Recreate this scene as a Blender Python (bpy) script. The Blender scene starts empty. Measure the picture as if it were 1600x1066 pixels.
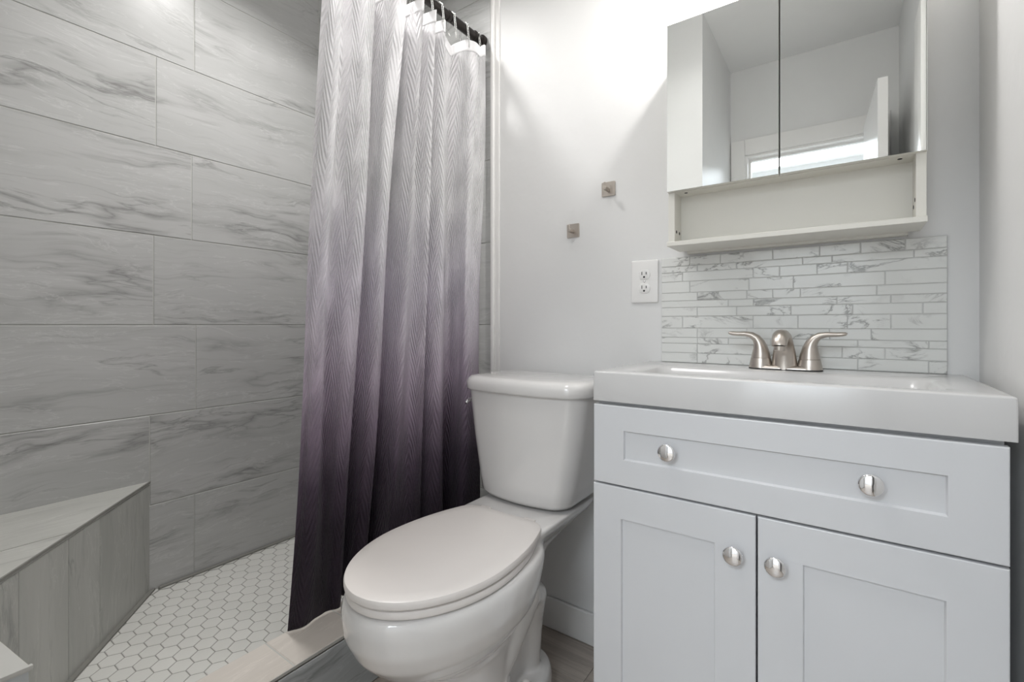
import bpy, bmesh, math, random
from mathutils import Vector, Matrix
PI = math.pi
R = random.Random(7)
sc = bpy.context.scene
col = sc.collection

# ------------------------------------------------------------------ camera
H = 1.0225                       # eye height
cd = bpy.data.cameras.new('camera')
cam = bpy.data.objects.new('camera', cd); col.objects.link(cam)
cam.location = (0, 0, H)
cam.rotation_euler = (PI/2, 0, math.radians(35.4))
cd.sensor_width = 36.0
cd.lens = 731/1600*36
cd.shift_y = -25/1600
cd.clip_start = 0.02
sc.camera = cam

# ------------------------------------------------------------------ world, lights, exposure
sc.view_settings.view_transform = 'Standard'
sc.view_settings.look = 'None'
sc.view_settings.gamma = 1
sc.view_settings.use_curve_mapping = False
sc.view_settings.exposure = 0.0
w = bpy.data.worlds.new('world'); sc.world = w; w.use_nodes = True
w.node_tree.nodes['Background'].inputs[0].default_value = (0.8, 0.87, 1, 1)
w.node_tree.nodes['Background'].inputs[1].default_value = 0.6

def area(name, loc, rot, sx, sy, power, color, shape='RECTANGLE', spread=180):
    l = bpy.data.lights.new(name, 'AREA'); l.shape = shape; l.size = sx; l.size_y = sy
    l.energy = power; l.color = color; l.spread = math.radians(spread)
    o = bpy.data.objects.new(name, l); col.objects.link(o); o.location = loc; o.rotation_euler = rot
    return o
P_BULB, P_CEIL, P_SHOWER, P_HALL = 10.0, 3.2, 8.6, 86.0
BULB = (-0.245, 1.235, 1.965)
bl = bpy.data.lights.new('vanity_bulb_light', 'POINT'); bl.energy = P_BULB; bl.color = (1, .98, .965)
bl.shadow_soft_size = 0.018
blo = bpy.data.objects.new('vanity_bulb_light', bl); col.objects.link(blo); blo.location = BULB
area('ceiling_fill_light', (-.66, .62, 2.50), (0, 0, 0), .34, .34, P_CEIL, (1, .985, .97), 'DISK', 150)  # added fill from an unseen ceiling lamp, position assumed
area('shower_fill_light', (-1.38, .78, 2.55), (0, 0, 0), .14, .14, P_SHOWER, (1, .985, .97), 'DISK', 128)  # added unseen downlight, put in to brighten the shower
area('hall_fill_light', (-.3, -2.1, 2.52), (0, 0, 0), 1.3, 1.0, P_HALL, (.86, .93, 1))  # unseen area light, assumed; stands for the bright hall and gives fill

# ------------------------------------------------------------------ material helpers
def newmat(name):
    m = bpy.data.materials.new(name); m.use_nodes = True
    return m, m.node_tree, m.node_tree.nodes['Principled BSDF']
def nd(nt, t, **kw):
    n = nt.nodes.new(t)
    for k, v in kw.items():
        if k in n.inputs: n.inputs[k].default_value = v
        else: setattr(n, k, v)
    return n
def srgb(r, g, b):
    f = lambda c: (c/255/12.92) if c/255 <= .04045 else ((c/255+.055)/1.055)**2.4
    return (f(r), f(g), f(b), 1)
def mathn(nt, op, a, b=None, c=None, clamp=False):
    n = nt.nodes.new('ShaderNodeMath'); n.operation = op; n.use_clamp = clamp
    for i, x in enumerate((a, b, c)):
        if x is None: continue
        if isinstance(x, (int, float)): n.inputs[i].default_value = x
        else: nt.links.new(x, n.inputs[i])
    return n.outputs[0]
def mixc(nt, fac, a, b, blend='MIX'):
    n = nt.nodes.new('ShaderNodeMix'); n.data_type = 'RGBA'; n.blend_type = blend
    for i, x in ((0, fac), (6, a), (7, b)):
        if isinstance(x, (int, float)): n.inputs[i].default_value = x
        elif isinstance(x, tuple): n.inputs[i].default_value = x
        else: nt.links.new(x, n.inputs[i])
    return n.outputs[2]
def ramp(nt, fac, stops, interp='LINEAR'):
    n = nt.nodes.new('ShaderNodeValToRGB'); n.color_ramp.interpolation = interp
    el = n.color_ramp.elements
    while len(el) < len(stops): el.new(.5)
    for e, (p, c) in zip(el, stops):
        e.position = p; e.color = c if isinstance(c, tuple) else (c, c, c, 1)
    nt.links.new(fac, n.inputs[0])
    return n.outputs[0]
def noise(nt, vec, scale, detail=4, rough=.5, dist=0.0):
    n = nd(nt, 'ShaderNodeTexNoise', Scale=scale, Detail=detail, Roughness=rough, Distortion=dist)
    if vec is not None: nt.links.new(vec, n.inputs['Vector'])
    return n.outputs['Fac']
def mapping(nt, vec, rot=(0, 0, 0), scale=(1, 1, 1), loc=(0, 0, 0)):
    n = nt.nodes.new('ShaderNodeMapping')
    n.inputs['Rotation'].default_value = rot; n.inputs['Scale'].default_value = scale
    n.inputs['Location'].default_value = loc
    nt.links.new(vec, n.inputs['Vector']); return n.outputs[0]
def bump(nt, bs, height, strength, distance=.001):
    n = nd(nt, 'ShaderNodeBump', Strength=strength, Distance=distance)
    nt.links.new(height, n.inputs['Height']); nt.links.new(n.outputs[0], bs.inputs['Normal'])

def plain(name, c, rough=.5, metal=0.0, coat=0.0, spec=.5, bumpy=None):
    m, nt, b = newmat(name)
    geo = nd(nt, 'ShaderNodeTexCoord')
    n = noise(nt, geo.outputs['Object'], 9, 3)
    lo = tuple(x*.97 for x in c[:3])+(1,)
    nt.links.new(mixc(nt, n, lo, c), b.inputs['Base Color'])
    b.inputs['Roughness'].default_value = rough; b.inputs['Metallic'].default_value = metal
    b.inputs['Coat Weight'].default_value = coat; b.inputs['Coat Roughness'].default_value = .05
    b.inputs['Specular IOR Level'].default_value = spec
    if bumpy:
        bump(nt, b, noise(nt, geo.outputs['Object'], bumpy[0], 3), bumpy[1], bumpy[2])
    return m

M = {}
M['paint'] = plain('wall_paint', srgb(231, 231, 230), .42, bumpy=(14, .5, .003))
M['paint_grey'] = plain('ceiling_paint', srgb(243, 243, 242), .6, bumpy=(30, .3, .001))
M['trim'] = plain('trim_paint', srgb(238, 237, 235), .3)
M['lacquer'] = plain('white_cabinet_lacquer', srgb(217, 218, 220), .38)
M['cream'] = plain('cabinet_melamine', srgb(229, 227, 219), .4)
M['dark'] = plain('dark_recess', (.02, .02, .02, 1), .7)
M['ceramic'] = plain('toilet_ceramic', srgb(224, 222, 220), .12, coat=.6)
M['seat'] = plain('toilet_seat_plastic', srgb(230, 225, 221), .28)
M['sink'] = plain('cultured_marble_sink', srgb(205, 204, 203), .2, coat=.3)
M['chrome'] = plain('polished_chrome', (.86, .86, .87, 1), .06, 1)
M['steel'] = plain('steel_wire', (.75, .75, .74, 1), .22, 1)
M['nickel'] = plain('brushed_nickel', srgb(196, 188, 180), .34, 1)
M['black'] = plain('black_rod_metal', srgb(48, 44, 42), .32, .6)
M['plastic'] = plain('outlet_plastic', srgb(240, 239, 237), .3)
M['rubber'] = plain('black_gasket', (.02, .02, .02, 1), .6)
M['edge'] = plain('tile_edge_strip', srgb(196, 196, 192), .35)

# mirror
m, nt, b = newmat('mirror_glass'); b.inputs['Base Color'].default_value = (.9, .92, .91, 1)
b.inputs['Metallic'].default_value = 1; b.inputs['Roughness'].default_value = .004
M['mirror'] = m
# clear crystal
m, nt, b = newmat('clear_crystal'); b.inputs['Transmission Weight'].default_value = 1
b.inputs['Roughness'].default_value = .02; b.inputs['IOR'].default_value = 1.5
M['crystal'] = m
def emit(name, c, s):
    m, nt, b = newmat(name); b.inputs['Emission Color'].default_value = c
    b.inputs['Emission Strength'].default_value = s; return m
M['bulb'] = emit('glowing_bulb', (1, .9, .75, 1), 30)
M['dome'] = emit('added_lamp_glow', (1, .96, .9, 1), 1.6)  # glow of the two added, unseen ceiling lamps

# grey veined stone-look tile, in metres on the UV, each tile with its own offset
def stone(name, base, light, dark, rough, vert=False, spec=.5, contrast=1.0):
    m, nt, b = newmat(name)
    tc = nd(nt, 'ShaderNodeTexCoord'); uv = tc.outputs['UV']
    if vert: uv = mapping(nt, uv, rot=(0, 0, PI/2))
    warp = noise(nt, uv, 3.0, 3)
    wv = nt.nodes.new('ShaderNodeVectorMath'); wv.operation = 'ADD'
    cmb = nd(nt, 'ShaderNodeCombineXYZ'); nt.links.new(mathn(nt, 'MULTIPLY', warp, .10), cmb.inputs[1])
    nt.links.new(uv, wv.inputs[0]); nt.links.new(cmb.outputs[0], wv.inputs[1])
    v0 = wv.outputs[0]
    a = mapping(nt, v0, rot=(0, 0, .36), scale=(.8, 5.5, 1))
    a2 = mapping(nt, v0, rot=(0, 0, .46), scale=(1.1, 7, 1), loc=(3, 7, 1))
    fine = mapping(nt, v0, rot=(0, 0, .16), scale=(4, 46, 1))
    cloud = noise(nt, a, 1.5, 4, .55, .3)
    n1 = noise(nt, a, .95, 9, .50, .25)
    r1 = mathn(nt, 'ABSOLUTE', mathn(nt, 'SUBTRACT', n1, .5))
    vein = ramp(nt, r1, [(0.0, 1.0), (.006, .55), (.028, 0.0)])
    n2 = noise(nt, a2, 1.5, 9, .55, .4)
    r2 = mathn(nt, 'ABSOLUTE', mathn(nt, 'SUBTRACT', n2, .47))
    vein2 = ramp(nt, r2, [(0.0, .9), (.005, .5), (.018, 0.0)])
    gate = ramp(nt, noise(nt, mapping(nt, v0, scale=(1.5, 3.5, 1), loc=(9, 2, 0)), 1.6, 2), [(.42, 0.0), (.62, 1.0)])
    streak = noise(nt, fine, 1.6, 5, .6, .3)
    c = mixc(nt, ramp(nt, cloud, [(.2, 0.0), (.8, 1.0)]), base, light)
    c = mixc(nt, mathn(nt, 'MULTIPLY', ramp(nt, streak, [(.52, 0.0), (.75, 1.0)]), .32), c, light)
    c = mixc(nt, mathn(nt, 'MULTIPLY', ramp(nt, streak, [(.28, 1.0), (.45, 0.0)]), .17*contrast), c, dark)
    c = mixc(nt, mathn(nt, 'MULTIPLY', mathn(nt, 'MULTIPLY', vein, gate), .62*contrast), c, dark)
    c = mixc(nt, mathn(nt, 'MULTIPLY', mathn(nt, 'MULTIPLY', vein2, gate), .6*contrast), c, dark)
    wv3 = ramp(nt, mathn(nt, 'ABSOLUTE', mathn(nt, 'SUBTRACT', noise(nt, a2, 2.6, 7, .6, .5), .55)), [(0.0, 1.0), (.012, 0.0)])
    c = mixc(nt, mathn(nt, 'MULTIPLY', wv3, .3), c, tuple(min(1, x*1.35) for x in light[:3])+(1,))
    nt.links.new(c, b.inputs['Base Color'])
    b.inputs['Roughness'].default_value = rough; b.inputs['Specular IOR Level'].default_value = spec
    bump(nt, b, streak, .12, .001)
    return m
M['tile'] = stone('grey_stone_tile', srgb(176, 177, 175), srgb(193, 193, 192), srgb(112, 111, 109), .30)
M['tile_v'] = stone('grey_stone_tile_upright', srgb(164, 165, 160), srgb(186, 186, 181), srgb(118, 118, 115), .38, True)
M['tile_warm'] = stone('curb_top_tile', srgb(205, 198, 190), srgb(216, 210, 203), srgb(176, 168, 160), .35, False, .5, .6)
M['tile_curb'] = stone('curb_side_tile', srgb(184, 190, 192), srgb(206, 210, 212), srgb(122, 126, 128), .35)
M['grout'] = plain('tile_grout', srgb(190, 190, 186), .85, bumpy=(300, .4, .001))
M['grout_dark'] = plain('base_grout', srgb(132, 131, 126), .85, bumpy=(300, .4, .001))
M['grout_mid'] = plain('hex_grout', srgb(150, 149, 144), .85)
M['grout_w'] = plain('backsplash_grout', srgb(208, 208, 206), .8)

# white hexagon tile: slight tint per tile through the UV cell
m, nt, b = newmat('white_hexagon_tile')
uv = nd(nt, 'ShaderNodeTexCoord').outputs['UV']
nt.links.new(mixc(nt, noise(nt, uv, 1.3, 2), srgb(204, 204, 199), srgb(222, 221, 217)), b.inputs['Base Color'])
b.inputs['Roughness'].default_value = .42
M['hex'] = m

# white marble backsplash with grey veins
m, nt, b = newmat('marble_mosaic')
uv = nd(nt, 'ShaderNodeTexCoord').outputs['UV']
u1 = mapping(nt, uv, rot=(0, 0, .7), scale=(7, 13, 1))
n1 = noise(nt, u1, 1.0, 7, .62, 1.2)
v1 = ramp(nt, mathn(nt, 'ABSOLUTE', mathn(nt, 'SUBTRACT', n1, .5)), [(0.0, 1.0), (.015, .35), (.04, 0.0)])
gate = ramp(nt, noise(nt, uv, 9, 1, .5, .0), [(.48, 0.0), (.58, 1.0)])
cl = ramp(nt, noise(nt, uv, 14, 4, .6, .8), [(.60, 0.0), (.80, 1.0)])
c = mixc(nt, mathn(nt, 'MULTIPLY', cl, .35), srgb(226, 227, 224), srgb(178, 178, 176))
c = mixc(nt, mathn(nt, 'MULTIPLY', mathn(nt, 'MULTIPLY', v1, gate), .85), c, srgb(130, 130, 128))
nt.links.new(c, b.inputs['Base Color']); b.inputs['Roughness'].default_value = .12
M['marble'] = m

# grey-brown wood look planks
m, nt, b = newmat('wood_look_plank')
uv = nd(nt, 'ShaderNodeTexCoord').outputs['UV']
g1 = noise(nt, mapping(nt, uv, scale=(2.2, 30, 1)), 1.6, 8, .65, .6)
g2 = noise(nt, mapping(nt, uv, scale=(1, 9, 1), loc=(4, 1, 0)), 1.1, 3)
c = ramp(nt, g1, [(.25, srgb(134, 124, 114)), (.5, srgb(180, 170, 160)), (.75, srgb(206, 197, 187))])
c = mixc(nt, mathn(nt, 'MULTIPLY', g2, .5), c, srgb(152, 143, 134))
nt.links.new(c, b.inputs['Base Color']); b.inputs['Roughness'].default_value = .4
bump(nt, b, g1, .15, .001)
M['wood'] = m

# ombre curtain: dye follows the height of the cloth; chevron pleating from the cloth's own UV (metres)
m, nt, b = newmat('ombre_chevron_cloth')
tc = nd(nt, 'ShaderNodeTexCoord'); uv = tc.outputs['UV']
sep = nd(nt, 'ShaderNodeSeparateXYZ'); nt.links.new(uv, sep.inputs[0])
U, V = sep.outputs[0], sep.outputs[1]
vv = mathn(nt, 'ADD', V, mathn(nt, 'MULTIPLY', mathn(nt, 'SUBTRACT', noise(nt, uv, 7, 2), .5), .05))
t = mathn(nt, 'DIVIDE', vv, 1.85, clamp=True)
dye = ramp(nt, t, [(0.0, srgb(62, 52, 65)), (.13, srgb(73, 62, 76)), (.21, srgb(106, 92, 109)), (.29, srgb(165, 149, 167)), (.357, srgb(210, 197, 212)),
                   (.43, srgb(230, 222, 232)), (.50, srgb(238, 233, 241)), (.57, srgb(243, 240, 245)), (.68, srgb(250, 249, 250))])
tri = mathn(nt, 'PINGPONG', mathn(nt, 'ADD', U, mathn(nt, 'MULTIPLY', noise(nt, mapping(nt, uv, scale=(8, 3, 1)), 1.0, 1), .02)), .021)
wob = mathn(nt, 'MULTIPLY', noise(nt, mapping(nt, uv, scale=(30, 9, 1)), 1.0, 3), .035)
ph = mathn(nt, 'ADD', mathn(nt, 'ADD', V, mathn(nt, 'MULTIPLY', tri, -4.6)), wob)
wv = mathn(nt, 'SINE', mathn(nt, 'MULTIPLY', ph, 2*PI/.034))
amp = ramp(nt, noise(nt, mapping(nt, uv, scale=(26, 7, 1), loc=(2, 5, 0)), 1.0, 2), [(.3, .25), (.6, 1.0)])
hgt = mathn(nt, 'ADD', mathn(nt, 'MULTIPLY', wv, amp), mathn(nt, 'MULTIPLY', noise(nt, mapping(nt, uv, scale=(60, 14, 1)), 1.0, 4), 1.6))
hgt = mathn(nt, 'ADD', hgt, mathn(nt, 'MULTIPLY', noise(nt, mapping(nt, uv, scale=(24, 3.2, 1), loc=(1, 8, 0)), 1.0, 3, .6, .6), 5.0))
cr = ramp(nt, mathn(nt, 'ABSOLUTE', mathn(nt, 'SUBTRACT', mathn(nt, 'FRACT', mathn(nt, 'ADD', mathn(nt, 'MULTIPLY', V, 5.2), mathn(nt, 'MULTIPLY', noise(nt, uv, 5, 2), .25))), .5)), [(0.0, 1.0), (.018, 0.0)])
hgt = mathn(nt, 'ADD', hgt, mathn(nt, 'MULTIPLY', mathn(nt, 'MULTIPLY', cr, amp), .35))
bn = nd(nt, 'ShaderNodeBump', Strength=1.0, Distance=.0017); nt.links.new(hgt, bn.inputs['Height'])
nt.links.new(dye, b.inputs['Base Color']); b.inputs['Roughness'].default_value = .55
b.inputs['Specular IOR Level'].default_value = .35
b.inputs['Sheen Weight'].default_value = .15
nt.links.new(bn.outputs[0], b.inputs['Normal'])
tr = nd(nt, 'ShaderNodeBsdfTranslucent'); nt.links.new(dye, tr.inputs[0]); nt.links.new(bn.outputs[0], tr.inputs['Normal'])
mx = nd(nt, 'ShaderNodeMixShader', Fac=.38)
nt.links.new(b.outputs[0], mx.inputs[1]); nt.links.new(tr.outputs[0], mx.inputs[2])
nt.links.new(mx.outputs[0], nt.nodes['Material Output'].inputs[0])
M['curtain'] = m

# ------------------------------------------------------------------ mesh helpers
BASE = {}                        # where each object's own origin stands in the room
def obj(name, bm, mats, parent=None, smooth=False):
    off = BASE.get(parent.name, Vector((0, 0, 0))) if parent else Vector((0, 0, 0))
    bmesh.ops.translate(bm, verts=bm.verts[:], vec=-off)
    me = bpy.data.meshes.new(name); bmesh.ops.recalc_face_normals(bm, faces=bm.faces[:]) if smooth != 'keep' else None
    bm.to_mesh(me); bm.free()
    if not isinstance(mats, (list, tuple)): mats = [mats]
    for x in mats: me.materials.append(M[x])
    o = bpy.data.objects.new(name, me); col.objects.link(o)
    if smooth:
        me.polygons.foreach_set('use_smooth', [True]*len(me.polygons))
    if parent: o.parent = parent
    BASE[o.name] = off
    return o
def sharp(o, ang=35):
    o.data.set_sharp_from_angle(angle=math.radians(ang)); return o
def struct(o): o['kind'] = 'structure'; return o
def empty(name, loc): 
    o = bpy.data.objects.new(name, None); col.objects.link(o); o.location = loc; o.empty_display_size = .05
    BASE[o.name] = Vector(loc)
    return o
def tag(o, label, cat, group=None):
    o['label'] = label; o['category'] = cat
    if group: o['group'] = group
    return o
def bx(bm, x0, x1, y0, y1, z0, z1, bev=0.0, seg=2, mat=0):
    vs = [bm.verts.new((x, y, z)) for x in (x0, x1) for y in (y0, y1) for z in (z0, z1)]
    idx = [(0, 1, 3, 2), (4, 6, 7, 5), (0, 4, 5, 1), (2, 3, 7, 6), (0, 2, 6, 4), (1, 5, 7, 3)]
    fs = [bm.faces.new([vs[i] for i in f]) for f in idx]
    for f in fs: f.material_index = mat
    if bev > 0:
        es = {e for f in fs for e in f.edges}
        r = bmesh.ops.bevel(bm, geom=list(es), offset=bev, segments=seg, affect='EDGES', profile=.5)
        for f in r['faces']: f.material_index = mat
    return bm
def box(name, x0, x1, y0, y1, z0, z1, mat, parent=None, bev=0.0, seg=2):
    bm = bmesh.new(); bx(bm, x0, x1, y0, y1, z0, z1, bev, seg)
    o = obj(name, bm, mat, parent, smooth=bev > 0)
    if bev > 0: sharp(o, 40)
    return o
def loft(bm, rings, cap=True, mat=0):
    vr = [[bm.verts.new(p) for p in r] for r in rings]
    n = len(rings[0])
    for a, b_ in zip(vr, vr[1:]):
        for i in range(n):
            f = bm.faces.new((a[i], a[(i+1) % n], b_[(i+1) % n], b_[i])); f.material_index = mat
    if cap:
        bm.faces.new(vr[0][::-1]); bm.faces.new(vr[-1])
    return vr
def tube(bm, pts, rad, seg=12, cap=True, flat=1.0):
    """a round bar along points; rad a number or a list"""
    pts = [Vector(p) for p in pts]; n = len(pts)
    rs = rad if isinstance(rad, (list, tuple)) else [rad]*n
    rings = []; prev = None
    for i, p in enumerate(pts):
        t = (pts[min(i+1, n-1)]-pts[max(i-1, 0)]).normalized()
        if prev is None:
            a = Vector((0, 0, 1)) if abs(t.z) < .9 else Vector((0, 1, 0))
            u = t.cross(a).normalized()
        else:
            u = (prev-t*prev.dot(t)).normalized()
        prev = u; v = t.cross(u)
        rings.append([p+(u*math.cos(2*PI*k/seg)+v*math.sin(2*PI*k/seg)*flat)*rs[i] for k in range(seg)])
    loft(bm, rings, cap)
def lathe(bm, prof, axis, origin, seg=28):
    """prof: (radius, distance along axis)"""
    ax = Vector(axis).normalized(); a = Vector((0, 0, 1)) if abs(ax.z) < .9 else Vector((1, 0, 0))
    u = ax.cross(a).normalized(); v = ax.cross(u); o = Vector(origin)
    rings = [[o+ax*h+(u*math.cos(2*PI*k/seg)+v*math.sin(2*PI*k/seg))*max(r, 1e-5) for k in range(seg)] for r, h in prof]
    loft(bm, rings, True)
def rrect(cx, cy, z, hx, hy, r, n=6, bow=0.0):
    pts = []
    for qx, qy, a0 in ((1, -1, -PI/2), (1, 1, 0), (-1, 1, PI/2), (-1, -1, PI)):
        for k in range(n+1):
            a = a0+PI/2*k/n
            x = qx*(hx-r)+r*math.cos(a); y = qy*(hy-r)+r*math.sin(a)
            if bow and y < 0: y -= bow*(1-(x/hx)**2)
            pts.append(Vector((cx+x, cy+y, z)))
    out = []
    # extra points along the bowed front
    m_ = len(pts)
    for i, p in enumerate(pts):
        out.append(p)
        q = pts[(i+1) % m_]
        if bow and (q-p).length > hx*.7 and p.y < cy and q.y < cy:
            for k in range(1, 8):
                t = k/8; x = p.x+(q.x-p.x)*t
                rx = (x-cx)/hx
                out.append(Vector((x, cy-hy-bow*(1-rx*rx), z)))
    return out
def egg(cx, cy, z, hw, af, ab, n=48, ef=2.0, eb=2.0):
    pts = []
    for k in range(n):
        a = 2*PI*k/n; s, c = math.sin(a), math.cos(a)
        e = ef if c > 0 else eb; L = af if c > 0 else ab
        sx = math.copysign(abs(s)**(2/e), s); sy = math.copysign(abs(c)**(2/e), c)
        pts.append(Vector((cx+hw*sx, cy-L*sy, z)))
    return pts

def tiled(name, origin, du, dv, dn, tiles, mt, mg, uvrot=False, gap=.003, thick=.008, backing=None, bev=.0012, u_lim=None, parent=None):
    """tiles: list of (u0,u1,v0,v1) in metres on the plane origin+u*du+v*dv, face towards dn"""
    O, A, B, N = Vector(origin), Vector(du), Vector(dv), Vector(dn)
    bm = bmesh.new(); uvl = bm.loops.layers.uv.new('UVMap')
    P = lambda u, v, d: O+A*u+B*v+N*d
    g = gap/2
    for (u0, u1, v0, v1) in tiles:
        if u1-u0 < gap*2 or v1-v0 < gap*2: continue
        ox, oy = R.uniform(0, 40), R.uniform(0, 40)
        lv = []
        for (inset, d) in ((0, thick-bev*3), (0, thick-bev), (bev, thick)):
            lv.append([(u0+g+inset, v0+g+inset, d), (u1-g-inset, v0+g+inset, d), (u1-g-inset, v1-g-inset, d), (u0+g+inset, v1-g-inset, d)])
        vs = [[bm.verts.new(P(*q)) for q in l] for l in lv]
        faces = []
        for a, b_, la, lb in zip(vs, vs[1:], lv, lv[1:]):
            for i in range(4):
                j = (i+1) % 4
                faces.append((bm.faces.new((a[i], a[j], b_[j], b_[i])), (la[i], la[j], lb[j], lb[i])))
        faces.append((bm.faces.new(vs[-1]), lv[-1]))
        for f, cs in faces:
            f.material_index = 0
            for lp, q in zip(f.loops, cs): lp[uvl].uv = (q[0]+ox, q[1]+oy)
    u0 = min(t[0] for t in tiles); u1 = max(t[1] for t in tiles); v0 = min(t[2] for t in tiles); v1 = max(t[3] for t in tiles)
    if backing is None: backing = [(u0, u1, v0, v1)]
    for (u0, u1, v0, v1) in backing:
        bk = thick-.0018
        q = [bm.verts.new(P(*c)) for c in ((u0, v0, bk), (u1, v0, bk), (u1, v1, bk), (u0, v1, bk))]
        r = [bm.verts.new(P(*c)) for c in ((u0, v0, 0), (u1, v0, 0), (u1, v1, 0), (u0, v1, 0))]
        fs = [bm.faces.new(q), bm.faces.new(r[::-1])]+[bm.faces.new((r[i], r[(i+1) % 4], q[(i+1) % 4], q[i])) for i in range(4)]
        for f in fs: f.material_index = 1
    o = obj(name, bm, [mt, mg], parent)
    return o

# ------------------------------------------------------------------ setting
XL, XR, YB, YF, ZC = -1.908, .231, 1.37, .02, 2.58
YD, XV = -.687, -.575          # door wall and left side of the entry
XS = -1.061                    # where the shower tile stops on the back wall
CX0, CX1, CZ = -1.245, -1.10, .1855   # curb
ZS = .122                      # shower floor
T = .12
struct(box('wall_back', XS+.002, XR, YB, YB+T, 0, ZC, 'paint'))
struct(box('wall_right', XR, XR+T, YD-T, YB+T, 0, ZC, 'paint'))
struct(box('wall_front', XL-T, XV, YF-T, YF, 0, ZC, 'paint'))
struct(box('wall_entry', XV-T, XV, YD-T, YF-T, 0, ZC, 'paint'))
struct(box('ceiling', XL-T, XR+T, YD-T, YB+T+.1, ZC, ZC+.1, 'paint_grey'))
# floor of planks running along X
tl = []
y = -2.9; k = 0
while y < YB:
    x = -2.2-(k*.43 % 1.2)
    while x < 1.5:
        a, b_ = max(x, -2.2), min(x+1.2, 1.5)
        if b_-a > .02: tl.append((a, b_, y, min(y+.152, YB)))
        x += 1.2
    y += .152; k += 1
fl = struct(tiled('floor', (0, 0, -.008), (1, 0, 0), (0, 1, 0), (0, 0, 1), tl, 'wood', 'dark', gap=.0012, bev=.0006))
# shower left wall
def rows(joints_at, u0, u1, step, z0, z1):
    out = []; k = math.floor((z0-H)/.3045)
    while H+k*.3045 < z1:
        a, b_ = max(z0, H+k*.3045), min(z1, H+(k+1)*.3045)
        j = joints_at(k); xs = [u0]
        x = j-step*6
        while x < u1:
            if x > u0+.01: xs.append(x)
            x += step
        xs.append(u1)
        for p, q in zip(xs, xs[1:]): out.append((p, q, a, b_))
        k += 1
    return out
def lj(k):
    return {-3: .710, -2: .578, -1: .715, 0: .588, 1: .702, 2: .595, 3: .710, 4: .59, 5: .7}.get(k, .6)
tl = rows(lj, YF, YB, .61, 0.06, ZC)
struct(tiled('wall_left', (XL-.008, 0, 0), (0, 1, 0), (0, 0, 1), (1, 0, 0), tl, 'tile', 'grout'))
struct(box('wall_left_core', XL-T, XL-.008, YF, YB+T, 0, ZC, 'paint'))
tl = rows(lambda k: XL+(.42 if k % 2 else .16), XL, XS, .61, 0.06, ZC)
struct(tiled('wall_shower_back', (0, YB-.002, 0), (1, 0, 0), (0, 0, 1), (0, -1, 0), tl, 'tile', 'grout', thick=.010))
struct(box('wall_shower_back_core', XL-T, XS+.002, YB-.002, YB+T, 0, ZC, 'paint'))
tl = rows(lambda k: XL+(.5 if k % 2 else .3), XL, CX1, .61, 0.06, ZC)
struct(tiled('wall_shower_front', (0, YF, 0), (1, 0, 0), (0, 0, 1), (0, 1, 0), tl, 'tile', 'grout'))
# white edge trim between tile and paint
bm = bmesh.new(); bx(bm, XS, XS+.014, YB-.016, YB, .0, ZC, .003, 3); bx(bm, XS+.013, XS+.034, YB-.006, YB, .0, ZC, .002, 2)
o = obj('trim_1', bm, 'trim', smooth=True); sharp(o, 40); struct(o)

# shower floor of hexagons
bm = bmesh.new(); uvl = bm.loops.layers.uv.new('UVMap')
HR, HG = .0292, .0028          # circumradius of the cell, grout width
x0, x1, y0, y1 = XL, CX0, YF, YB
px, py = HR*3, HR*math.sqrt(3)/2
def clip(poly, f):
    out = []
    for i, p in enumerate(poly):
        q = poly[(i+1) % len(poly)]; a, b_ = f(p), f(q)
        if a >= 0: out.append(p)
        if a*b_ < 0: t = a/(a-b_); out.append((p[0]+(q[0]-p[0])*t, p[1]+(q[1]-p[1])*t))
    return out
j = 0; y = y0
while y < y1+HR:
    x = x0+(px/2 if j % 2 else 0)
    while x < x1+px:
        hexp = lambda r: [(x+r*math.cos(PI/3*k), y+r*math.sin(PI/3*k)) for k in range(6)]
        lv = [(hexp(HR-HG*.58), 0.0), (hexp(HR-HG*.58), .0012), (hexp(HR-HG*.58-.0016), .002)]
        ok = all(x0+.002 < p[0] < x1-.001 and y0 < p[1] < y1 for p in lv[0][0])
        uo = (R.uniform(0, 50), R.uniform(0, 50))
        if not ok:
            pl = lv[2][0]
            for f in (lambda p: p[0]-x0-.002, lambda p: x1-.001-p[0], lambda p: p[1]-y0, lambda p: y1-p[1]):
                if pl: pl = clip(pl, f)
            if len(pl) > 2:
                fc = bm.faces.new([bm.verts.new((a, b_, ZS+.002)) for a, b_ in pl])
                for lp in fc.loops: lp[uvl].uv = uo
        else:
            vs = [[bm.verts.new((a, b_, ZS+z)) for a, b_ in l] for l, z in lv]
            fs = [bm.faces.new(vs[2])]
            for A_, B_ in zip(vs, vs[1:]):
                fs += [bm.faces.new((A_[i], A_[(i+1) % 6], B_[(i+1) % 6], B_[i])) for i in range(6)]
            for fc in fs:
                for lp in fc.loops: lp[uvl].uv = uo
        x += px
    y += py; j += 1
bx(bm, x0, x1, y0, y1, 0.0, ZS+.0008, mat=1)
o = obj('floor_shower', bm, ['hex', 'grout_mid']); struct(o)
# grout fillets along the foot of the shower walls
bm = bmesh.new()
bx(bm, XL, XL+.012, .6, YB, ZS, ZS+.010, .005, 2); bx(bm, XL, CX0, YB-.024, YB-.012, ZS, ZS+.010, .005, 2)
struct(obj('trim_2', bm, 'grout_dark'))

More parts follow.
